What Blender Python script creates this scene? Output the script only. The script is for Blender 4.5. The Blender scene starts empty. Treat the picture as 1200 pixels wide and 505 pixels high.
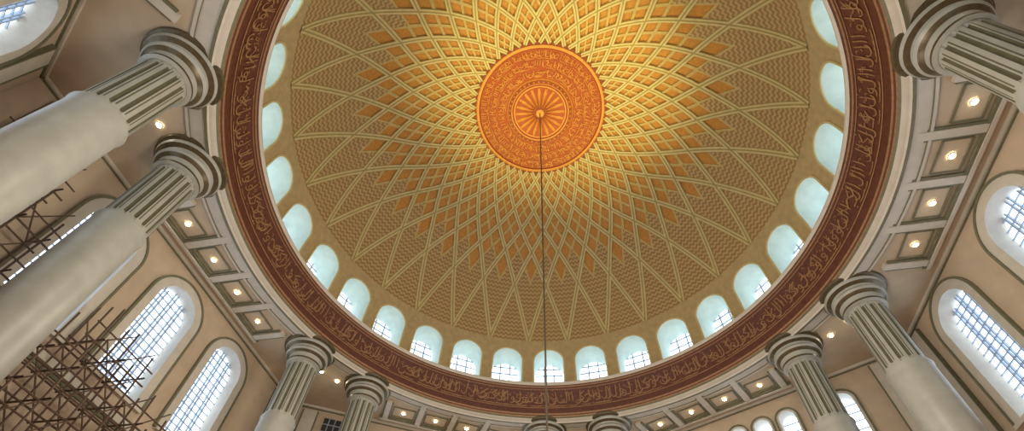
import bpy, numpy as np, math, random
from mathutils import Vector, Matrix
from mathutils.geometry import tessellate_polygon
random.seed(7)
R_=math.radians
S=bpy.context.scene
try:
    S.view_settings.view_transform='Standard'
    S.view_settings.look='None'
except Exception: pass
# ---------------------------------------------------------------- camera
F,TH,RO,PS,X0,Y0,CX,CY=577.631,0.707,-0.071,-0.138,0.151,-9.885,591.33,337.519
fw=np.array([math.sin(PS)*math.sin(TH),math.cos(PS)*math.sin(TH),math.cos(TH)])
up0=np.array([-math.sin(PS)*math.cos(TH),-math.cos(PS)*math.cos(TH),math.sin(TH)])
rt0=np.cross(fw,up0)
up=up0*math.cos(RO)+rt0*math.sin(RO); rt=rt0*math.cos(RO)-up0*math.sin(RO)
cam=bpy.data.objects.new("camera",bpy.data.cameras.new("camera"))
S.collection.objects.link(cam)
M=Matrix(((rt[0],up[0],-fw[0],X0),(rt[1],up[1],-fw[1],Y0),(rt[2],up[2],-fw[2],0),(0,0,0,1)))
cam.matrix_world=M
cam.data.sensor_width=36; cam.data.lens=F/1200*36
cam.data.shift_x=(600-CX)/1200; cam.data.shift_y=(CY-252.5)/1200
cam.data.clip_end=300
S.camera=cam
FLOOR=-1.6
# ---------------------------------------------------------------- materials
def nt(m): m.use_nodes=True; return m.node_tree.nodes,m.node_tree.links
def mat(name,col,rough=.6,var=.12,scale=3.,metal=0.,bump=0.):
    m=bpy.data.materials.new(name); n,l=nt(m); b=n["Principled BSDF"]
    tc=n.new("ShaderNodeTexCoord"); no=n.new("ShaderNodeTexNoise"); no.inputs["Scale"].default_value=scale; no.inputs["Detail"].default_value=5
    l.new(tc.outputs["Object"],no.inputs["Vector"])
    r=n.new("ShaderNodeValToRGB"); c=np.array(col)
    r.color_ramp.elements[0].position=.3; r.color_ramp.elements[1].position=.7
    r.color_ramp.elements[0].color=(*np.clip(c*(1-var),0,1),1); r.color_ramp.elements[1].color=(*np.clip(c*(1+var),0,1),1)
    l.new(no.outputs["Fac"],r.inputs["Fac"]); l.new(r.outputs["Color"],b.inputs["Base Color"])
    b.inputs["Roughness"].default_value=rough; b.inputs["Metallic"].default_value=metal
    if bump:
        bu=n.new("ShaderNodeBump"); bu.inputs["Strength"].default_value=bump; bu.inputs["Distance"].default_value=.02
        l.new(no.outputs["Fac"],bu.inputs["Height"]); l.new(bu.outputs["Normal"],b.inputs["Normal"])
    return m
def math_(n,l,op,a,b=None,c=None):
    x=n.new("ShaderNodeMath"); x.operation=op
    for i,v in enumerate((a,b,c)):
        if v is None: continue
        if isinstance(v,(int,float)): x.inputs[i].default_value=v
        else: l.new(v,x.inputs[i])
    return x.outputs[0]
def wavemat(name,c1,c2,fu,fv,amp):
    m=bpy.data.materials.new(name); n,l=nt(m); b=n["Principled BSDF"]
    uv=n.new("ShaderNodeUVMap"); uv.uv_map="UVMap"; s=n.new("ShaderNodeSeparateXYZ"); l.new(uv.outputs["UV"],s.inputs[0])
    su=math_(n,l,'SINE',math_(n,l,'MULTIPLY',s.outputs[0],fu*2*math.pi))
    v=math_(n,l,'ADD',math_(n,l,'MULTIPLY',s.outputs[1],fv*2*math.pi),math_(n,l,'MULTIPLY',su,amp))
    w=math_(n,l,'MULTIPLY_ADD',math_(n,l,'SINE',v),.5,.5)
    r=n.new("ShaderNodeValToRGB"); r.color_ramp.elements[0].position=.2; r.color_ramp.elements[1].position=.8
    r.color_ramp.elements[0].color=(*c1,1); r.color_ramp.elements[1].color=(*c2,1)
    l.new(w,r.inputs["Fac"]); l.new(r.outputs["Color"],b.inputs["Base Color"])
    bu=n.new("ShaderNodeBump"); bu.inputs["Strength"].default_value=.6; bu.inputs["Distance"].default_value=.04
    l.new(w,bu.inputs["Height"]); l.new(bu.outputs["Normal"],b.inputs["Normal"]); b.inputs["Roughness"].default_value=.7
    return m
def emat(name,col,st):
    m=bpy.data.materials.new(name); n,l=nt(m); n.clear()
    o=n.new("ShaderNodeOutputMaterial"); e=n.new("ShaderNodeEmission")
    tc=n.new("ShaderNodeTexCoord"); no=n.new("ShaderNodeTexNoise"); no.inputs["Scale"].default_value=1.2
    l.new(tc.outputs["Object"],no.inputs["Vector"])
    r=n.new("ShaderNodeValToRGB"); c=np.array(col); r.color_ramp.elements[0].color=(*(c*.7),1); r.color_ramp.elements[1].color=(*c,1)
    r.color_ramp.elements[0].position=.35; r.color_ramp.elements[1].position=.6
    l.new(no.outputs["Fac"],r.inputs["Fac"]); l.new(r.outputs["Color"],e.inputs[0]); e.inputs[1].default_value=st
    l.new(e.outputs[0],o.inputs[0]); return m
M_orange=mat("orange_coffer",(.48,.225,.038),.6,.15,8)
M_border=mat("coffer_border",(.48,.37,.14),.6,.1,6)
M_wave=wavemat("muqarnas_scale_relief",(.30,.195,.08),(.48,.34,.15),2.0,1.0,1.2)
M_rib=mat("rib_cream",(.56,.48,.23),.5,.08,5)
M_ribd=mat("rib_olive",(.32,.26,.10),.6,.1,5)
M_domeb=mat("dome_plaster",(.44,.34,.17),.7,.1,4)
M_med=mat("medallion_red_gold",(.33,.065,.009),.5,.12,5)
M_medd=mat("medallion_deep",(.24,.040,.007),.5,.12,5)
M_gold=mat("gold_leaf",(.60,.28,.05),.45,.15,9,.05)
M_bandred=mat("band_maroon",(.105,.028,.013),.5,.25,7)
M_bgold=mat("band_gold",(.31,.165,.068),.45,.2,9,.1)
M_cream=mat("cream_moulding",(.61,.57,.49),.6,.06,3)
M_ceil=mat("ceiling_plaster",(.55,.45,.32),.7,.06,2)
M_wall=mat("wall_plaster",(.55,.44,.32),.75,.08,1.5)
M_olive=mat("olive_trim",(.17,.165,.10),.5,.12,6)
M_col=mat("column_stone",(.41,.42,.375),.4,.08,2.5)
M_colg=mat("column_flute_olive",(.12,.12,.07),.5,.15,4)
M_bronze=mat("capital_bronze",(.12,.095,.05),.35,.2,8,.3)
M_teal=mat("niche_teal",(.60,.73,.70),.6,.06,3)
M_niche=emat("dome_window_daylight",(.84,.93,1.),3.2)
M_glass=emat("window_daylight_glass",(.70,.84,1.),4.0)
M_frame=mat("window_frame",(.34,.42,.54),.5,.08,5)
M_bulb=emat("downlight_bulb",(1.,.82,.55),45)
M_scaf=mat("scaffold_rust_steel",(.13,.085,.06),.6,.3,10,.4)
M_plank=mat("scaffold_plank",(.2,.12,.07),.8,.3,4)
M_carve=mat("carved_wood",(.17,.075,.035),.5,.45,14,bump=.6)
M_floor=mat("carpet_red",(.30,.10,.07),.9,.15,2)
M_dark=mat("dark_grille",(.03,.03,.035),.5,.2,5)
M_rope=mat("chain_dark",(.08,.06,.035),.6,.1,5,.2)
# ---------------------------------------------------------------- mesh builder
class MB:
    def __init__(s): s.v=[];s.f=[];s.m=[];s.uv=[];s.mats=[]
    def mi(s,m):
        if m not in s.mats: s.mats.append(m)
        return s.mats.index(m)
    def face(s,pts,m,uv=None):
        i=len(s.v); s.v+= [tuple(p) for p in pts]; s.f.append(tuple(range(i,i+len(pts)))); s.m.append(s.mi(m)); s.uv.append(uv)
    def grid(s,rows,m,uvf=None,closed=False):
        i0=len(s.v); nr=len(rows); nc=len(rows[0])
        for r in rows: s.v+=[tuple(p) for p in r]
        for i in range(nr-1):
            for j in range(nc if closed else nc-1):
                j2=(j+1)%nc
                mm=m(i,j) if callable(m) else m
                s.f.append((i0+i*nc+j,i0+i*nc+j2,i0+(i+1)*nc+j2,i0+(i+1)*nc+j)); s.m.append(s.mi(mm))
                s.uv.append([uvf(i,j),uvf(i,j+1),uvf(i+1,j+1),uvf(i+1,j)] if uvf else None)
    def box(s,c,ax,ay,az,m):
        c=np.array(c,float);ax=np.array(ax,float);ay=np.array(ay,float);az=np.array(az,float)
        P=[c+x*ax+y*ay+z*az for z in(-1,1) for y in(-1,1) for x in(-1,1)]
        i=len(s.v); s.v+=[tuple(p) for p in P]
        for f in((0,2,3,1),(4,5,7,6),(0,1,5,4),(2,6,7,3),(0,4,6,2),(1,3,7,5)):
            s.f.append(tuple(i+k for k in f)); s.m.append(s.mi(m)); s.uv.append(None)
    def pipe(s,a,b,r,m,n=6):
        a=np.array(a,float);b=np.array(b,float);d=b-a;L=np.linalg.norm(d);d/=L
        h=np.array([0,0,1.]) if abs(d[2])<.9 else np.array([1.,0,0]); x=np.cross(d,h);x/=np.linalg.norm(x);y=np.cross(d,x)
        ring=lambda c:[c+r*(math.cos(2*math.pi*k/n)*x+math.sin(2*math.pi*k/n)*y) for k in range(n)]
        s.grid([ring(a),ring(b)],m,closed=True)
    def lathe(s,prof,mats,n=96,c=(0,0)):
        rows=[[(c[0]+r*math.cos(2*math.pi*k/n),c[1]+r*math.sin(2*math.pi*k/n),z) for k in range(n)] for r,z in prof]
        s.grid(rows,(lambda i,j:mats[i]) if isinstance(mats,list) else mats,closed=True)
    def build(s,name,parent=None,smooth=False):
        me=bpy.data.meshes.new(name); me.from_pydata(s.v,[],s.f)
        for m in s.mats: me.materials.append(m)
        me.polygons.foreach_set("material_index",s.m)
        if any(u for u in s.uv):
            ul=me.uv_layers.new(name="UVMap"); k=0
            for u,f in zip(s.uv,s.f):
                for q in range(len(f)):
                    if u: ul.data[k].uv=u[q]
                    k+=1
        if smooth:
            me.polygons.foreach_set("use_smooth",[True]*len(s.f))
            if hasattr(me,"set_sharp_from_angle"): me.set_sharp_from_angle(angle=R_(35))
        me.update()
        o=bpy.data.objects.new(name,me); S.collection.objects.link(o)
        if parent: o.parent=parent
        return o
def empty(name):
    o=bpy.data.objects.new(name,None); S.collection.objects.link(o); return o
def pol(r,az,z): return (r*math.sin(az),r*math.cos(az),z)
# ---------------------------------------------------------------- dome
RA,RC,ZC=10.8,9.4,17.0
T0,T1=R_(17.5),math.acos(2.3/RC)
def dome_pt(t,az,off=0):
    r=RA*math.sin(t);z=ZC+RC*math.cos(t)
    nx=math.sin(t)/RA;nz=math.cos(t)/RC;k=math.hypot(nx,nz)
    return pol(r-off*nx/k,az,z-off*nz/k)
NT=600
HS=math.pi/30
nrow=7
ts=np.linspace(T0,T1,NT)
def table(slope):
    G=[0.];A=[0.]
    for a,b in zip(ts[:-1],ts[1:]):
        t=(a+b)/2;ds=math.hypot(RA*math.cos(t),RC*math.sin(t))*(b-a);r=RA*math.sin(t)
        K=1.80+max(0,(r-7.4))*slope
        G.append(G[-1]+ds/(K*r));A.append(A[-1]+ds)
    return np.array(G),np.array(A)
lo,hi=0.,6.
for _ in range(30):
    mid=(lo+hi)/2; G,A=table(mid)
    if G[-1]>nrow*HS: lo=mid
    else: hi=mid
G*=nrow*HS/G[-1]
tof=lambda g: float(np.interp(g,G,ts)); aof=lambda g: float(np.interp(g,G,A))
dome=empty("dome")
mb=MB()
for k in range(0,nrow+1):
    gc=k*HS
    for j in range(30):
        pc=(2*j+(k%2))*HS
        orange=k<=5
        def P(p,q):
            return pc+(p-q)*HS, gc+(p+q-1)*HS
        rows=[];prm=[]
        e=.055
        ks=[0,e,e+.005,.3,.5,.7,1-e-.005,1-e,1] if orange else [0,.06,.12,.25,.37,.5,.63,.75,.88,.94,1]
        for p in ks:
            row=[];pr=[]
            for q in ks:
                a,g=P(p,q); g=min(max(g,0),G[-1])
                inn=orange and e+.002<p<1-e-.002 and e+.002<q<1-e-.002
                row.append(dome_pt(tof(g),a,-.06 if inn else 0)); pr.append((a/HS*2,aof(g)*4.0))
            rows.append(row);prm.append(pr)
        n=len(ks)-1
        def mf(i,j):
            if not orange: return M_wave
            return M_orange if 2<=i<=n-3 and 2<=j<=n-3 else M_border
        mb.grid(rows,mf,uvf=lambda i,j:prm[i][j])
mb.build("dome_coffers",dome)
mb=MB()
for sgn in(1,-1):
    for j in range(30):
        a0=2*j*HS
        gs=np.linspace(0,G[-1],70)
        for (w,h,mm) in((.15,.02,M_ribd),(.12,.045,M_rib),(.035,.052,M_ribd)):
            rows=[]
            for g in gs:
                t=tof(g);a=a0+sgn*g;r=RA*math.sin(t)
                ww=w*(.62+.33*min(1,r/8))
                e=.01
                p0=np.array(dome_pt(t,a))
                if g+e<G[-1]: d=np.array(dome_pt(tof(g+e),a+sgn*e))-p0
                else: d=p0-np.array(dome_pt(tof(g-e),a-sgn*e))
                nrm=np.array(dome_pt(t,a,1))-p0;d/=np.linalg.norm(d);sd=np.cross(d,nrm)
                rows.append([p0-sd*ww,p0-sd*ww+nrm*h,p0+sd*ww+nrm*h,p0+sd*ww])
            mb.grid(rows,mm)
mb.build("dome_lattice_ribs",dome)
ZB,ZT=16.2,ZC+RC*math.cos(T1)
def wallpt(az,z,off=0):
    if z<=ZC: return pol(RA-off,az,z)
    t=math.acos(min(1,(z-ZC)/RC)); return dome_pt(t,az,off)
AW=.80;ZS=18.0
outl=[(-AW,ZB+.15)]+[(-AW,ZB+.15+(ZS-ZB-.15)*k/5) for k in range(1,5)]
outl+=[(AW*math.cos(math.pi-math.pi*k/16),ZS+.92*AW*math.sin(math.pi*k/16)) for k in range(17)]
outl+=[(AW,ZS-(ZS-ZB-.15)*k/5) for k in range(1,6)]
NO=len(outl)
HWs=RA*HS
def rectpt(x,z):
    cz=(ZB+ZT)/2
    dx,dz=x,z-cz
    k=1e9
    if dx: k=min(k,HWs/abs(dx))
    if dz: k=min(k,((ZT-ZB)/2)/abs(dz))
    return dx*k,cz+dz*k
mb=MB();mg=MB();mf_=MB()
for j in range(30):
    a0=2*j*HS
    az=lambda x:a0+x/RA
    rows=[]
    rim=[rectpt(x,z) for x,z in outl]
    for cc in((-HWs,ZT),(HWs,ZT),(-HWs,ZB),(HWs,ZB)):
        i=min(range(NO),key=lambda q:(rim[q][0]-cc[0])**2+(rim[q][1]-cc[1])**2); rim[i]=cc
    for f in(0,.25,.5,.75,1):
        rows.append([wallpt(az(o[0]*(1-f)+r[0]*f),o[1]*(1-f)+r[1]*f) for o,r in zip(outl,rim)])
    mb.grid(rows,M_domeb)
    mb.face([wallpt(az(x),z) for x,z in((-HWs,ZB),(HWs,ZB),(AW,ZB+.15),(-AW,ZB+.15))],M_domeb)
    k1,h=1.10,.05
    def sc(o,k): return (o[0]*k, ZS+(o[1]-ZS)*k if o[1]>ZS else o[1])
    mb.grid([[wallpt(az(o[0]),o[1]) for o in outl],[wallpt(az(o[0]),o[1],h) for o in outl],[wallpt(az(sc(o,k1)[0]),sc(o,k1)[1],h) for o in outl],[wallpt(az(sc(o,k1)[0]),sc(o,k1)[1],0) for o in outl]],M_rib)
    d=np.array(pol(1,a0,0)); tt=np.array([math.cos(a0),-math.sin(a0),0])
    RB=12.0
    back=[tuple(d*RB+tt*x+np.array([0,0,z])) for x,z in outl]
    front=[wallpt(az(x),z) for x,z in outl]
    mg.grid([front,back],M_teal,)
    mg.face([front[0],front[-1],back[-1],back[0]],M_teal)
    mf_.face(back,M_niche)
    for x in(-.27,.27): mf_.box(d*(RB-.04)+tt*x+np.array([0,0,17.5]),tt*.03,d*.03,(0,0,1.15),M_frame)
    for z in(16.9,17.45,18.0,18.45): mf_.box(d*(RB-.04)+np.array([0,0,z]),tt*(AW-.03),d*.03,(0,0,.025),M_frame)
mb.build("dome_drum_arcade",dome,smooth=True)
mg.build("dome_niche_reveals",dome,smooth=True)
mf_.build("dome_niche_windows",dome)
# ---------------------------------------------------------------- calligraphy generator
def glyphs(L,dens=.34):
    out=[];s=0.
    def arc(cx,cy,rx,ry,a0,a1,n=14): return [(cx+rx*math.cos(R_(a0+(a1-a0)*k/n)),cy+ry*math.sin(R_(a0+(a1-a0)*k/n))) for k in range(n+1)]
    while s<L:
        k=random.random();b=.22+random.random()*.12
        if k<.3: out.append(([(s,b),(s+.02,.5),(s-.03,.9)],.05))
        elif k<.5:
            out.append(([(s+.28,.92),(s+.25,.5)]+arc(s+.1,b+.08,.15,.16,0,-180),.05))
        elif k<.65:
            out.append((arc(s+.12,b+.08,.2,.17,20,-200),.055)); out.append(([(s+.1,b+.25),(s+.16,b+.31)],.07))
        elif k<.8:
            out.append((arc(s+.1,b+.16,.09,.09,-40,300)+arc(s+.02,b+.05,.16,.12,10,-120),.045))
        elif k<.9: out.append(([(s+.35,.85),(s+.05,.62),(s+.3,.45),(s+.2,b),(s-.15,b)],.05))
        else: out.append(([(s+.7*q/14,.55+.1*math.sin(q*.55)+.02*q/14) for q in range(15)],.05))
        if random.random()<.7: x=s+random.random()*.2;y=random.choice([.08,.66,.75,.95,.5]);out.append(([(x,y),(x+.06,y+.05)],.06))
        if random.random()<.5: x=s+random.random()*.2;y=.55+random.random()*.3;out.append((arc(x,y,.07,.05,150,-60,6),.03))
        if random.random()<.35: out.append((arc(s,.12,.3,.07,200,340,8),.035))
        s+=dens*(.7+.5*random.random())
    return out
def ribbons(mb,gl,fmap,m,wk=1.):
    for pts,w in gl:
        P=np.array(pts,float)
        Q=[P[0]]
        for a,b in zip(P[:-1],P[1:]):
            n=max(1,int(np.linalg.norm(b-a)/.08))
            for i in range(1,n+1): Q.append(a+(b-a)*i/n)
        Q=np.array(Q); rows=[]
        for i in range(len(Q)):
            d=Q[min(i+1,len(Q)-1)]-Q[max(i-1,0)];L=np.linalg.norm(d)+1e-9;d=d/L;nn=np.array([-d[1],d[0]])
            ang=math.atan2(d[1],d[0]);ww=w*wk*(.35+.4*abs(math.sin(ang-R_(-50))))*(.5 if i in(0,len(Q)-1) else 1)
            rows.append([fmap(*(Q[i]-nn*ww)),fmap(*(Q[i]+nn*ww))])
        mb.grid(rows,m)
# ---------------------------------------------------------------- medallion
mb=MB()
zr=ZC+RC*math.cos(T0)
prof=[(3.36,zr+.02),(3.36,zr-.14),(3.30,zr-.17),(3.22,zr-.14),(3.18,zr-.08),(1.74,zr+.0),(1.68,zr-.08),(1.52,zr-.1),(1.46,zr-.04),(1.38,zr-.02),(1.32,zr-.03),(.34,zr+.0),(.32,zr-.08),(.2,zr-.14),(0.001,zr-.16)]
mb.lathe(prof,[M_medd,M_gold,M_gold,M_medd,M_med,M_gold,M_medd,M_gold,M_medd,M_gold,M_med,M_gold,M_medd,M_gold])
for k in range(60): # scalloped lace edge
    a=2*math.pi*k/60; w=math.pi/60
    pts=[pol(3.34,a-w*.95,zr-.12)]+[pol(3.36+.14*math.sin(math.pi*q/8),a-w*.95+1.9*w*q/8,zr-.12) for q in range(1,8)]+[pol(3.34,a+w*.95,zr-.12)]
    mb.face(pts,M_medd)
for k in range(20):
    a=2*math.pi*k/20
    rows=[]
    for q in range(9):
        f=q/8;r=.36+(1.27-.36)*f;w=.02+.075*f*(1 if f<.85 else .6)
        rows.append([pol(r,a-w/r,zr-.03),pol(r,a,zr-.08),pol(r,a+w/r,zr-.03)])
    mb.grid(rows,M_gold)
for k in range(40):
    a=2*math.pi*k/40
    c=np.array(pol(1.6,a,zr-.1)); mb.lathe([(.045,c[2]),(.03,c[2]-.03),(.001,c[2]-.04)],M_gold,n=6,c=(c[0],c[1]))
for nn_,r0 in((12.5*1.35,1.80),(12.5*1.75,2.27),(12.5*2.2,2.72)):
    ribbons(mb,glyphs(nn_/.72,.24),lambda s,h:pol(r0+.44*h,s/(nn_/.72)*2*math.pi,zr+.0-.1*(r0+.48*h-1.72)/1.5-.035),M_gold,.95)
mb.build("calligraphy_medallion",dome,smooth=True)
# ---------------------------------------------------------------- ring band
mb=MB()
C_=M_cream;O_=M_olive
prof=[(11.95,14.6),(11.9,14.5),(11.8,14.48),(11.78,14.52),(11.35,14.44),(11.3,14.38),(11.2,14.38),(11.16,14.44),(11.08,14.46),(11.0,14.52),(10.94,14.56),(10.92,14.62),(10.88,14.66),(10.85,14.72),(10.84,14.8),(10.44,16.0),(10.41,16.05),(10.36,16.08),(10.3,16.16),(10.3,16.24),(10.42,16.3),(10.83,16.3)]
ms=[C_,C_,O_,C_,C_,O_,C_,C_,C_,O_,M_bgold,M_bandred,M_bgold,M_bandred,M_bandred,M_bgold,M_bandred,C_,C_,C_,C_]
mb.lathe(prof,ms,n=180)
for zz in(14.97,15.86):
    h=(zz-14.8)/1.2; r=10.84-.4*h-.02; mb.lathe([(r,zz),(r-.015,zz+.02),(r-.01,zz+.04)],M_bgold,n=180)
def bmap(s,h):
    z=15.02+.83*h; r=10.84-.4*(z-14.8)/1.2-.03
    return pol(r,s*.83/10.6,z-.01)
ribbons(mb,glyphs(2*math.pi*10.6/.83,.21),bmap,M_bgold,.9)
mb.build("calligraphy_ring_band",dome,smooth=True)
# ---------------------------------------------------------------- columns
def column_mesh():
    mb=MB()
    zt=14.6
    prof=[(1.12,zt),(1.15,zt-.06),(1.12,zt-.14),(1.0,zt-.17),(1.04,zt-.24),(1.0,zt-.34),(.86,zt-.40),(.84,zt-.5),(.9,zt-.58),(.84,zt-.66),(.72,zt-.74),(.68,zt-.9),(.72,zt-.96),(.72,zt-1.04),(.61,zt-1.08)]
    mm=[M_bronze,M_bronze,M_bronze,M_col,M_col,M_bronze,M_col,M_bronze,M_col,M_bronze,M_col,M_col,M_bronze,M_col]
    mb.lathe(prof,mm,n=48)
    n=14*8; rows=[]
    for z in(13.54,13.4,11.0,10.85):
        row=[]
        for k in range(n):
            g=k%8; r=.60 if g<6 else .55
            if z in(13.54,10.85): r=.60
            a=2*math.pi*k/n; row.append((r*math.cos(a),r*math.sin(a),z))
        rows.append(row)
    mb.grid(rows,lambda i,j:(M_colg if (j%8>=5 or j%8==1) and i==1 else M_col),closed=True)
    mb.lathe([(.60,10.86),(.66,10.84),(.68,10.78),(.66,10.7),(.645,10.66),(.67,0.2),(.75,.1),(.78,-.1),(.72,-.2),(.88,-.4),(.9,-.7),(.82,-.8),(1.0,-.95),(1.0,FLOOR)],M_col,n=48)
    return mb
cm=None
for k in range(6):
    for s in(-1,1):
        a=.108+R_(60*k)+s*.136
        if cm is None:
            o=column_mesh().build("column",smooth=True); cm=o.data
        else:
            o=bpy.data.objects.new("column",cm); S.collection.objects.link(o)
        o.location=(11.97*math.sin(a),11.97*math.cos(a),0)
        o.rotation_euler=(0,0,-a)
# ---------------------------------------------------------------- hexagonal hall
DW=13.8
SIDES=[-83.8+60*i for i in range(6)]
names=["left","far_left","far_right","right","near_right","near_left"]
def frame(azd):
    a=R_(azd); n=np.array([math.sin(a),math.cos(a),0.]); t=np.array([n[1],-n[0],0.]); return n,t
HL=DW*math.tan(R_(30))
def arch(w,z0,zs,rise,n=20):
    return [(-w,z0)]+[(w*math.cos(math.pi-math.pi*k/n),zs+rise*math.sin(math.pi*k/n)) for k in range(n+1)]+[(w,z0)]
big=lambda T,w=.92,dz=0:[(t,w,9.2+dz,12.8+dz) for t in T]
sm=lambda T:[(t,.34,10.6,13.35) for t in T]
WIN={0:big((-3.35,0,3.35)),3:big((-4.6,-.6,3.4),.96,.2),1:sm((-4.3,-3.05,-1.8,1.8,3.05,4.3)),
     2:sm((-4.3,-3.05,-1.8,.6,1.7,2.8))+[(5.0,.42,10.6,13.2)],4:big((-3.5,0,3.5)),5:big((-2.2,1.5,5.2))}
wc=0
for i,azd in enumerate(SIDES):
    n,t=frame(azd)
    W=lambda x,z,d=0.:tuple(n*(DW+d)+t*x+np.array([0,0,z]))
    mb=MB()
    outer=[(-HL,FLOOR),(HL,FLOOR),(HL,14.6),(-HL,14.6)]
    loops=[[Vector((x,z,0)) for x,z in outer]]
    for (tc,w,z0,zs) in WIN[i]:
        loops.append([Vector((tc+x,z,0)) for x,z in arch(w,z0,zs,w)][::-1])
    allp=[p for l in loops for p in l]
    i0=len(mb.v); mb.v+=[W(p.x,p.y) for p in allp]
    for tri in tessellate_polygon(loops):
        mb.f.append(tuple(i0+q for q in tri)); mb.m.append(mb.mi(M_wall)); mb.uv.append(None)
    for z,h,dd,mm in((14.54,.06,.12,M_cream),(14.46,.02,.06,M_olive),(8.6,.12,.12,M_cream),(8.35,.04,.06,M_olive),(3.4,.12,.1,M_cream)):
        mb.box(np.array(W(0,z,-dd/2)),t*HL,n*dd/2,(0,0,h),mm)
    for sx in(-1,1):
        xx,hw=(6.9,.35)
        mb.box(np.array(W(sx*xx,11.5,-.06)),t*hw,n*.06,(0,0,2.8),M_cream)
        for e in(-.35,.35): mb.box(np.array(W(sx*xx+e,11.5,-.07)),t*.03,n*.07,(0,0,2.8),M_olive)
    if i==1:
        mb.box(np.array(W(-5.6,13.1,-.05)),t*.55,n*.05,(0,0,.95),M_dark)
        for e in(-.3,0,.3): mb.box(np.array(W(-5.6+e,13.1,-.11)),t*.02,n*.02,(0,0,.95),M_frame)
        for e in(-.6,-.2,.2,.6): mb.box(np.array(W(-5.6,13.1+e,-.11)),t*.55,n*.02,(0,0,.02),M_frame)
    mb.build("wall_"+names[i])
    for (tc,w,z0,zs) in WIN[i]:
        wc+=1; wm=MB(); ol=arch(w,z0,zs,w); dp=.5
        sc=lambda x,z,k:(x*(w+k)/w, zs+(z-zs)*(w+k)/w if z>zs else z)
        wm.grid([[W(tc+x,z) for x,z in ol],[W(tc+x,z,dp) for x,z in ol]],M_cream)
        wm.face([W(tc-w,z0),W(tc+w,z0),W(tc+w,z0,dp),W(tc-w,z0,dp)],M_cream)
        kk=(.36 if w>.6 else .25)*w
        for a_,b_,h,mm in((0,kk,.06,M_cream),(kk,kk+.08,.10,M_olive)):
            A_=[sc(x,z,a_) for x,z in ol];B_=[sc(x,z,b_) for x,z in ol]
            wm.grid([[W(tc+x,z) for x,z in A_],[W(tc+x,z,-h) for x,z in A_],[W(tc+x,z,-h) for x,z in B_],[W(tc+x,z) for x,z in B_]],mm)
        wm.face([W(tc+x,z,dp) for x,z in ol],M_glass)
        if w>.6:
            for fx in(-.5,0,.5):
                for e in((-.07,.07)): wm.box(W(tc+fx*w+e,(z0+zs)/2+.2,dp-.06),t*.022,n*.04,(0,0,(zs-z0)/2+w*(.9 if fx==0 else .7)-.1),M_frame)
            nz=16
        else: nz=8
        for q in range(1,nz):
            z=z0+q*(zs+w-z0)/nz; ww=w if z<zs else math.sqrt(max(0,w*w-(z-zs)**2))
            if ww>.1: wm.box(W(tc,z,dp-.05),t*ww,n*.025,(0,0,.016),M_frame)
        wm.box(W(tc,z0,-.05),t*(w+kk),n*.12,(0,0,.07),M_cream)
        wm.build("window_%d"%wc)
# ceiling
mb=MB()
hexo=[]
for i in range(6):
    a=R_(SIDES[i]+30); hexo.append(Vector((DW/math.cos(R_(30))*math.sin(a),DW/math.cos(R_(30))*math.cos(a),0)))
hole=[Vector((11.9*math.sin(2*math.pi*k/120),11.9*math.cos(2*math.pi*k/120),0)) for k in range(120)]
allp=hexo+hole
mb.v+=[(p.x,p.y,14.6) for p in allp]
for tri in tessellate_polygon([hexo,hole[::-1]]):
    tri=[q if q<6 else 6+(119-(q-6)) for q in tri]
    mb.f.append(tuple(tri)); mb.m.append(mb.mi(M_ceil)); mb.uv.append(None)
bulbs=MB(); 
def bulb(p):
    p=np.array(p)
    bulbs.lathe([(.12,p[2]),(.12,p[2]-.03),(.09,p[2]-.035),(.08,p[2]-.01)],M_cream,n=14,c=(p[0],p[1]))
    bulbs.lathe([(.075,p[2]-.01),(.065,p[2]-.05),(.035,p[2]-.075),(.001,p[2]-.085)],M_bulb,n=10,c=(p[0],p[1]))
for i,azd in enumerate(SIDES):
    n,t=frame(azd)
    W=lambda x,d,z=14.6:np.array(n*d+t*x+np.array([0,0,z]))
    def strip(x1,d1,x2,d2,w,h,mm):
        a=W(x1,d1);b=W(x2,d2);d=(b-a);L=np.linalg.norm(d);d/=L;sd=np.cross(d,[0,0,1])
        mb.box((a+b)/2-np.array([0,0,h/2]),d*L/2,sd*w,np.array([0,0,h/2]),mm)
    for q in range(-2,3):
        strip(q*1.66,11.2 if abs(q)<2 else 11.8,q*1.66,13.2,.13,.14,M_cream)
        for e in(-.17,.17): strip(q*1.66+e,11.6 if abs(q)<2 else 11.9,q*1.66+e,13.2,.035,.10,M_olive)
    for q in range(4):
        x=(q-1.5)*1.66
        for a in((x-.55,12.2,x+.55,12.2),(x-.55,13.0,x+.55,13.0),(x-.55,12.2,x-.55,13.0),(x+.55,12.2,x+.55,13.0)): strip(*a,.025,.05,M_olive)
        bulb(W(x,12.6,14.58))
    strip(-3.6,13.2,3.6,13.2,.05,.12,M_olive)
    strip(-3.6,13.3,3.6,13.3,.06,.16,M_cream)
    a=R_(azd+30)
    for s in(-.035,.035): bulb(pol(12.75,a+s,14.58))
mb.build("ceiling")
bulbs.build("ceiling_downlights")
mb=MB(); mb.face([(p.x,p.y,FLOOR) for p in hexo],M_floor); mb.build("floor")
# ---------------------------------------------------------------- chandelier on chain
ch=empty("chandelier"); mb=MB()
mb.pipe((0,0,zr-.15),(0,0,5.2),.026,M_rope,8)
for z in(5.2,4.4):
    R=1.0 if z>5 else 1.7
    rows=[]
    for k in range(48):
        a=2*math.pi*k/48; rows.append([(R*math.cos(a)+.06*math.cos(a)*math.cos(b),R*math.sin(a)+.06*math.sin(a)*math.cos(b),z+.06*math.sin(b)) for b in np.linspace(0,2*math.pi,9)])
    rows.append(rows[0]); mb.grid(rows,M_gold)
    for k in range(8):
        a=math.pi*k/4; mb.pipe((0,0,z+.7),(R*math.cos(a),R*math.sin(a),z),.025,M_gold)
mb.build("chandelier_frame",ch)
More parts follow.
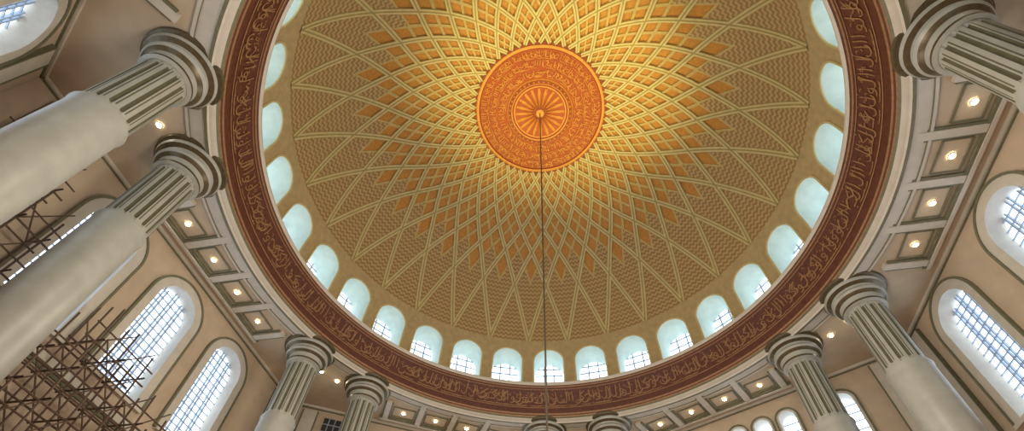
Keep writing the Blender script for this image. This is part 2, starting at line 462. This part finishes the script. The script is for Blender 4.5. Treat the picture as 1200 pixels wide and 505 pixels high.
# ---------------------------------------------------------------- scaffolding (left wall)
n,t=frame(-83.8)
W=lambda x,d,z:n*d+t*x+np.array([0,0,z])
def scaffold(mb,xs,ds,z0,tops,step):
    for i,x in enumerate(xs):
        for d in ds: mb.pipe(W(x,d,z0),W(x,d,tops[i]+.5*random.random()),.032,M_scaf)
    zt=max(tops)
    for z in np.arange(z0+step*.5,zt,step):
        ok=[x for x,tp in zip(xs,tops) if tp>z]
        if len(ok)<2: continue
        for d in ds:
            mb.pipe(W(ok[0]-.35,d,z),W(ok[-1]+.3,d,z),.028,M_scaf)
        mb.pipe(W(ok[0]-.35,ds[0],z+.5),W(ok[-1]+.3,ds[0],z+.5),.024,M_scaf)
        for x in ok: mb.pipe(W(x,ds[0]-.25,z+.06),W(x,ds[-1]+.2,z+.06),.028,M_scaf)
        for i in range(len(ok)-1):
            mb.pipe(W(ok[i],ds[0],z),W(ok[i+1],ds[0],z+step),.022,M_scaf)
            mb.pipe(W(ok[i],ds[-1],z+step),W(ok[i+1],ds[-1],z),.022,M_scaf)
        if int(round(z/step))%3==0 and z<8: mb.box(W((ok[0]+ok[-1])/2,(ds[0]+ds[-1])/2,z+.12),t*(ok[-1]-ok[0])/2,n*.3,(0,0,.025),M_plank)
mb=MB()
scaffold(mb,[-3.1,-2.25,-1.4,-.55,.3,1.15,2.0,2.85],[12.25,12.8,13.3],FLOOR,[8.8,10.0,9.8,9.3,8.8,8.2,7.6,6.8],1.0)
scaffold(mb,[-7.2,-6.4,-5.6,-4.8],[12.9,13.4],8.3,[12.6,12.2,11.6,11.0],1.3)
mb.build("scaffolding")
# carved gallery balcony
mb=MB()
BX=-5.3; dz=.7
mb.box(W(BX,12.95,5.5+dz),t*1.7,n*.75,(0,0,.18),M_carve)
mb.box(W(BX,12.95,7.5+dz),t*1.7,n*.75,(0,0,.08),M_carve)
mb.box(W(BX,12.25,6.3+dz),t*1.7,n*.05,(0,0,.12),M_carve)
mb.box(W(BX,12.25,7.3+dz),t*1.7,n*.08,(0,0,.08),M_carve)
for k in range(14):
    x=BX-1.65+k*.24
    mb.pipe(W(x,12.25,6.3+dz),W(x,12.25,7.3+dz),.05,M_carve,8)
    mb.pipe(W(x,12.25,6.3+dz),W(x+.24,12.25,7.3+dz),.025,M_carve,5); mb.pipe(W(x+.24,12.25,6.3+dz),W(x,12.25,7.3+dz),.025,M_carve,5)
for k in range(6): mb.box(W(BX-1.5+k*.6,12.7,5.1+dz),t*.07,n*.45,(0,0,.25),M_carve)
mb.build("gallery_balcony")
# ---------------------------------------------------------------- lights
def light(kind,name,loc,e,col,**k):
    L=bpy.data.lights.new(name,kind);L.energy=e;L.color=col
    o=bpy.data.objects.new(name,L);S.collection.objects.link(o);o.location=loc
    for a,b in k.items():
        if a=='aim': o.rotation_euler=(Vector(b)-Vector(loc)).to_track_quat('-Z','Y').to_euler()
        else: setattr(L,a,b)
    return o
for k in range(6):
    a=R_(60*k+20)
    light('SPOT',"dome_uplight",pol(9.0,a,17.0),2250 if math.cos(a)>-.2 else 1400,(1,.78,.24),aim=(.9,-1.9,26.5),spot_size=R_(64),spot_blend=1.,shadow_soft_size=.3)
light('POINT',"hall_fill_light",(0,-6,7),1300,(1,.90,.74),shadow_soft_size=1.5)
for k in range(6):
    light('POINT',"hall_fill_point",pol(6.5,R_(60*k+36),9.),320,(1,.89,.73),shadow_soft_size=.8)  # added ring of fill points in mid-air, no fixtures modelled here
w=bpy.data.worlds.new("sky");S.world=w;w.use_nodes=True
w.node_tree.nodes["Background"].inputs[0].default_value=(.7,.85,1,1);w.node_tree.nodes["Background"].inputs[1].default_value=.6
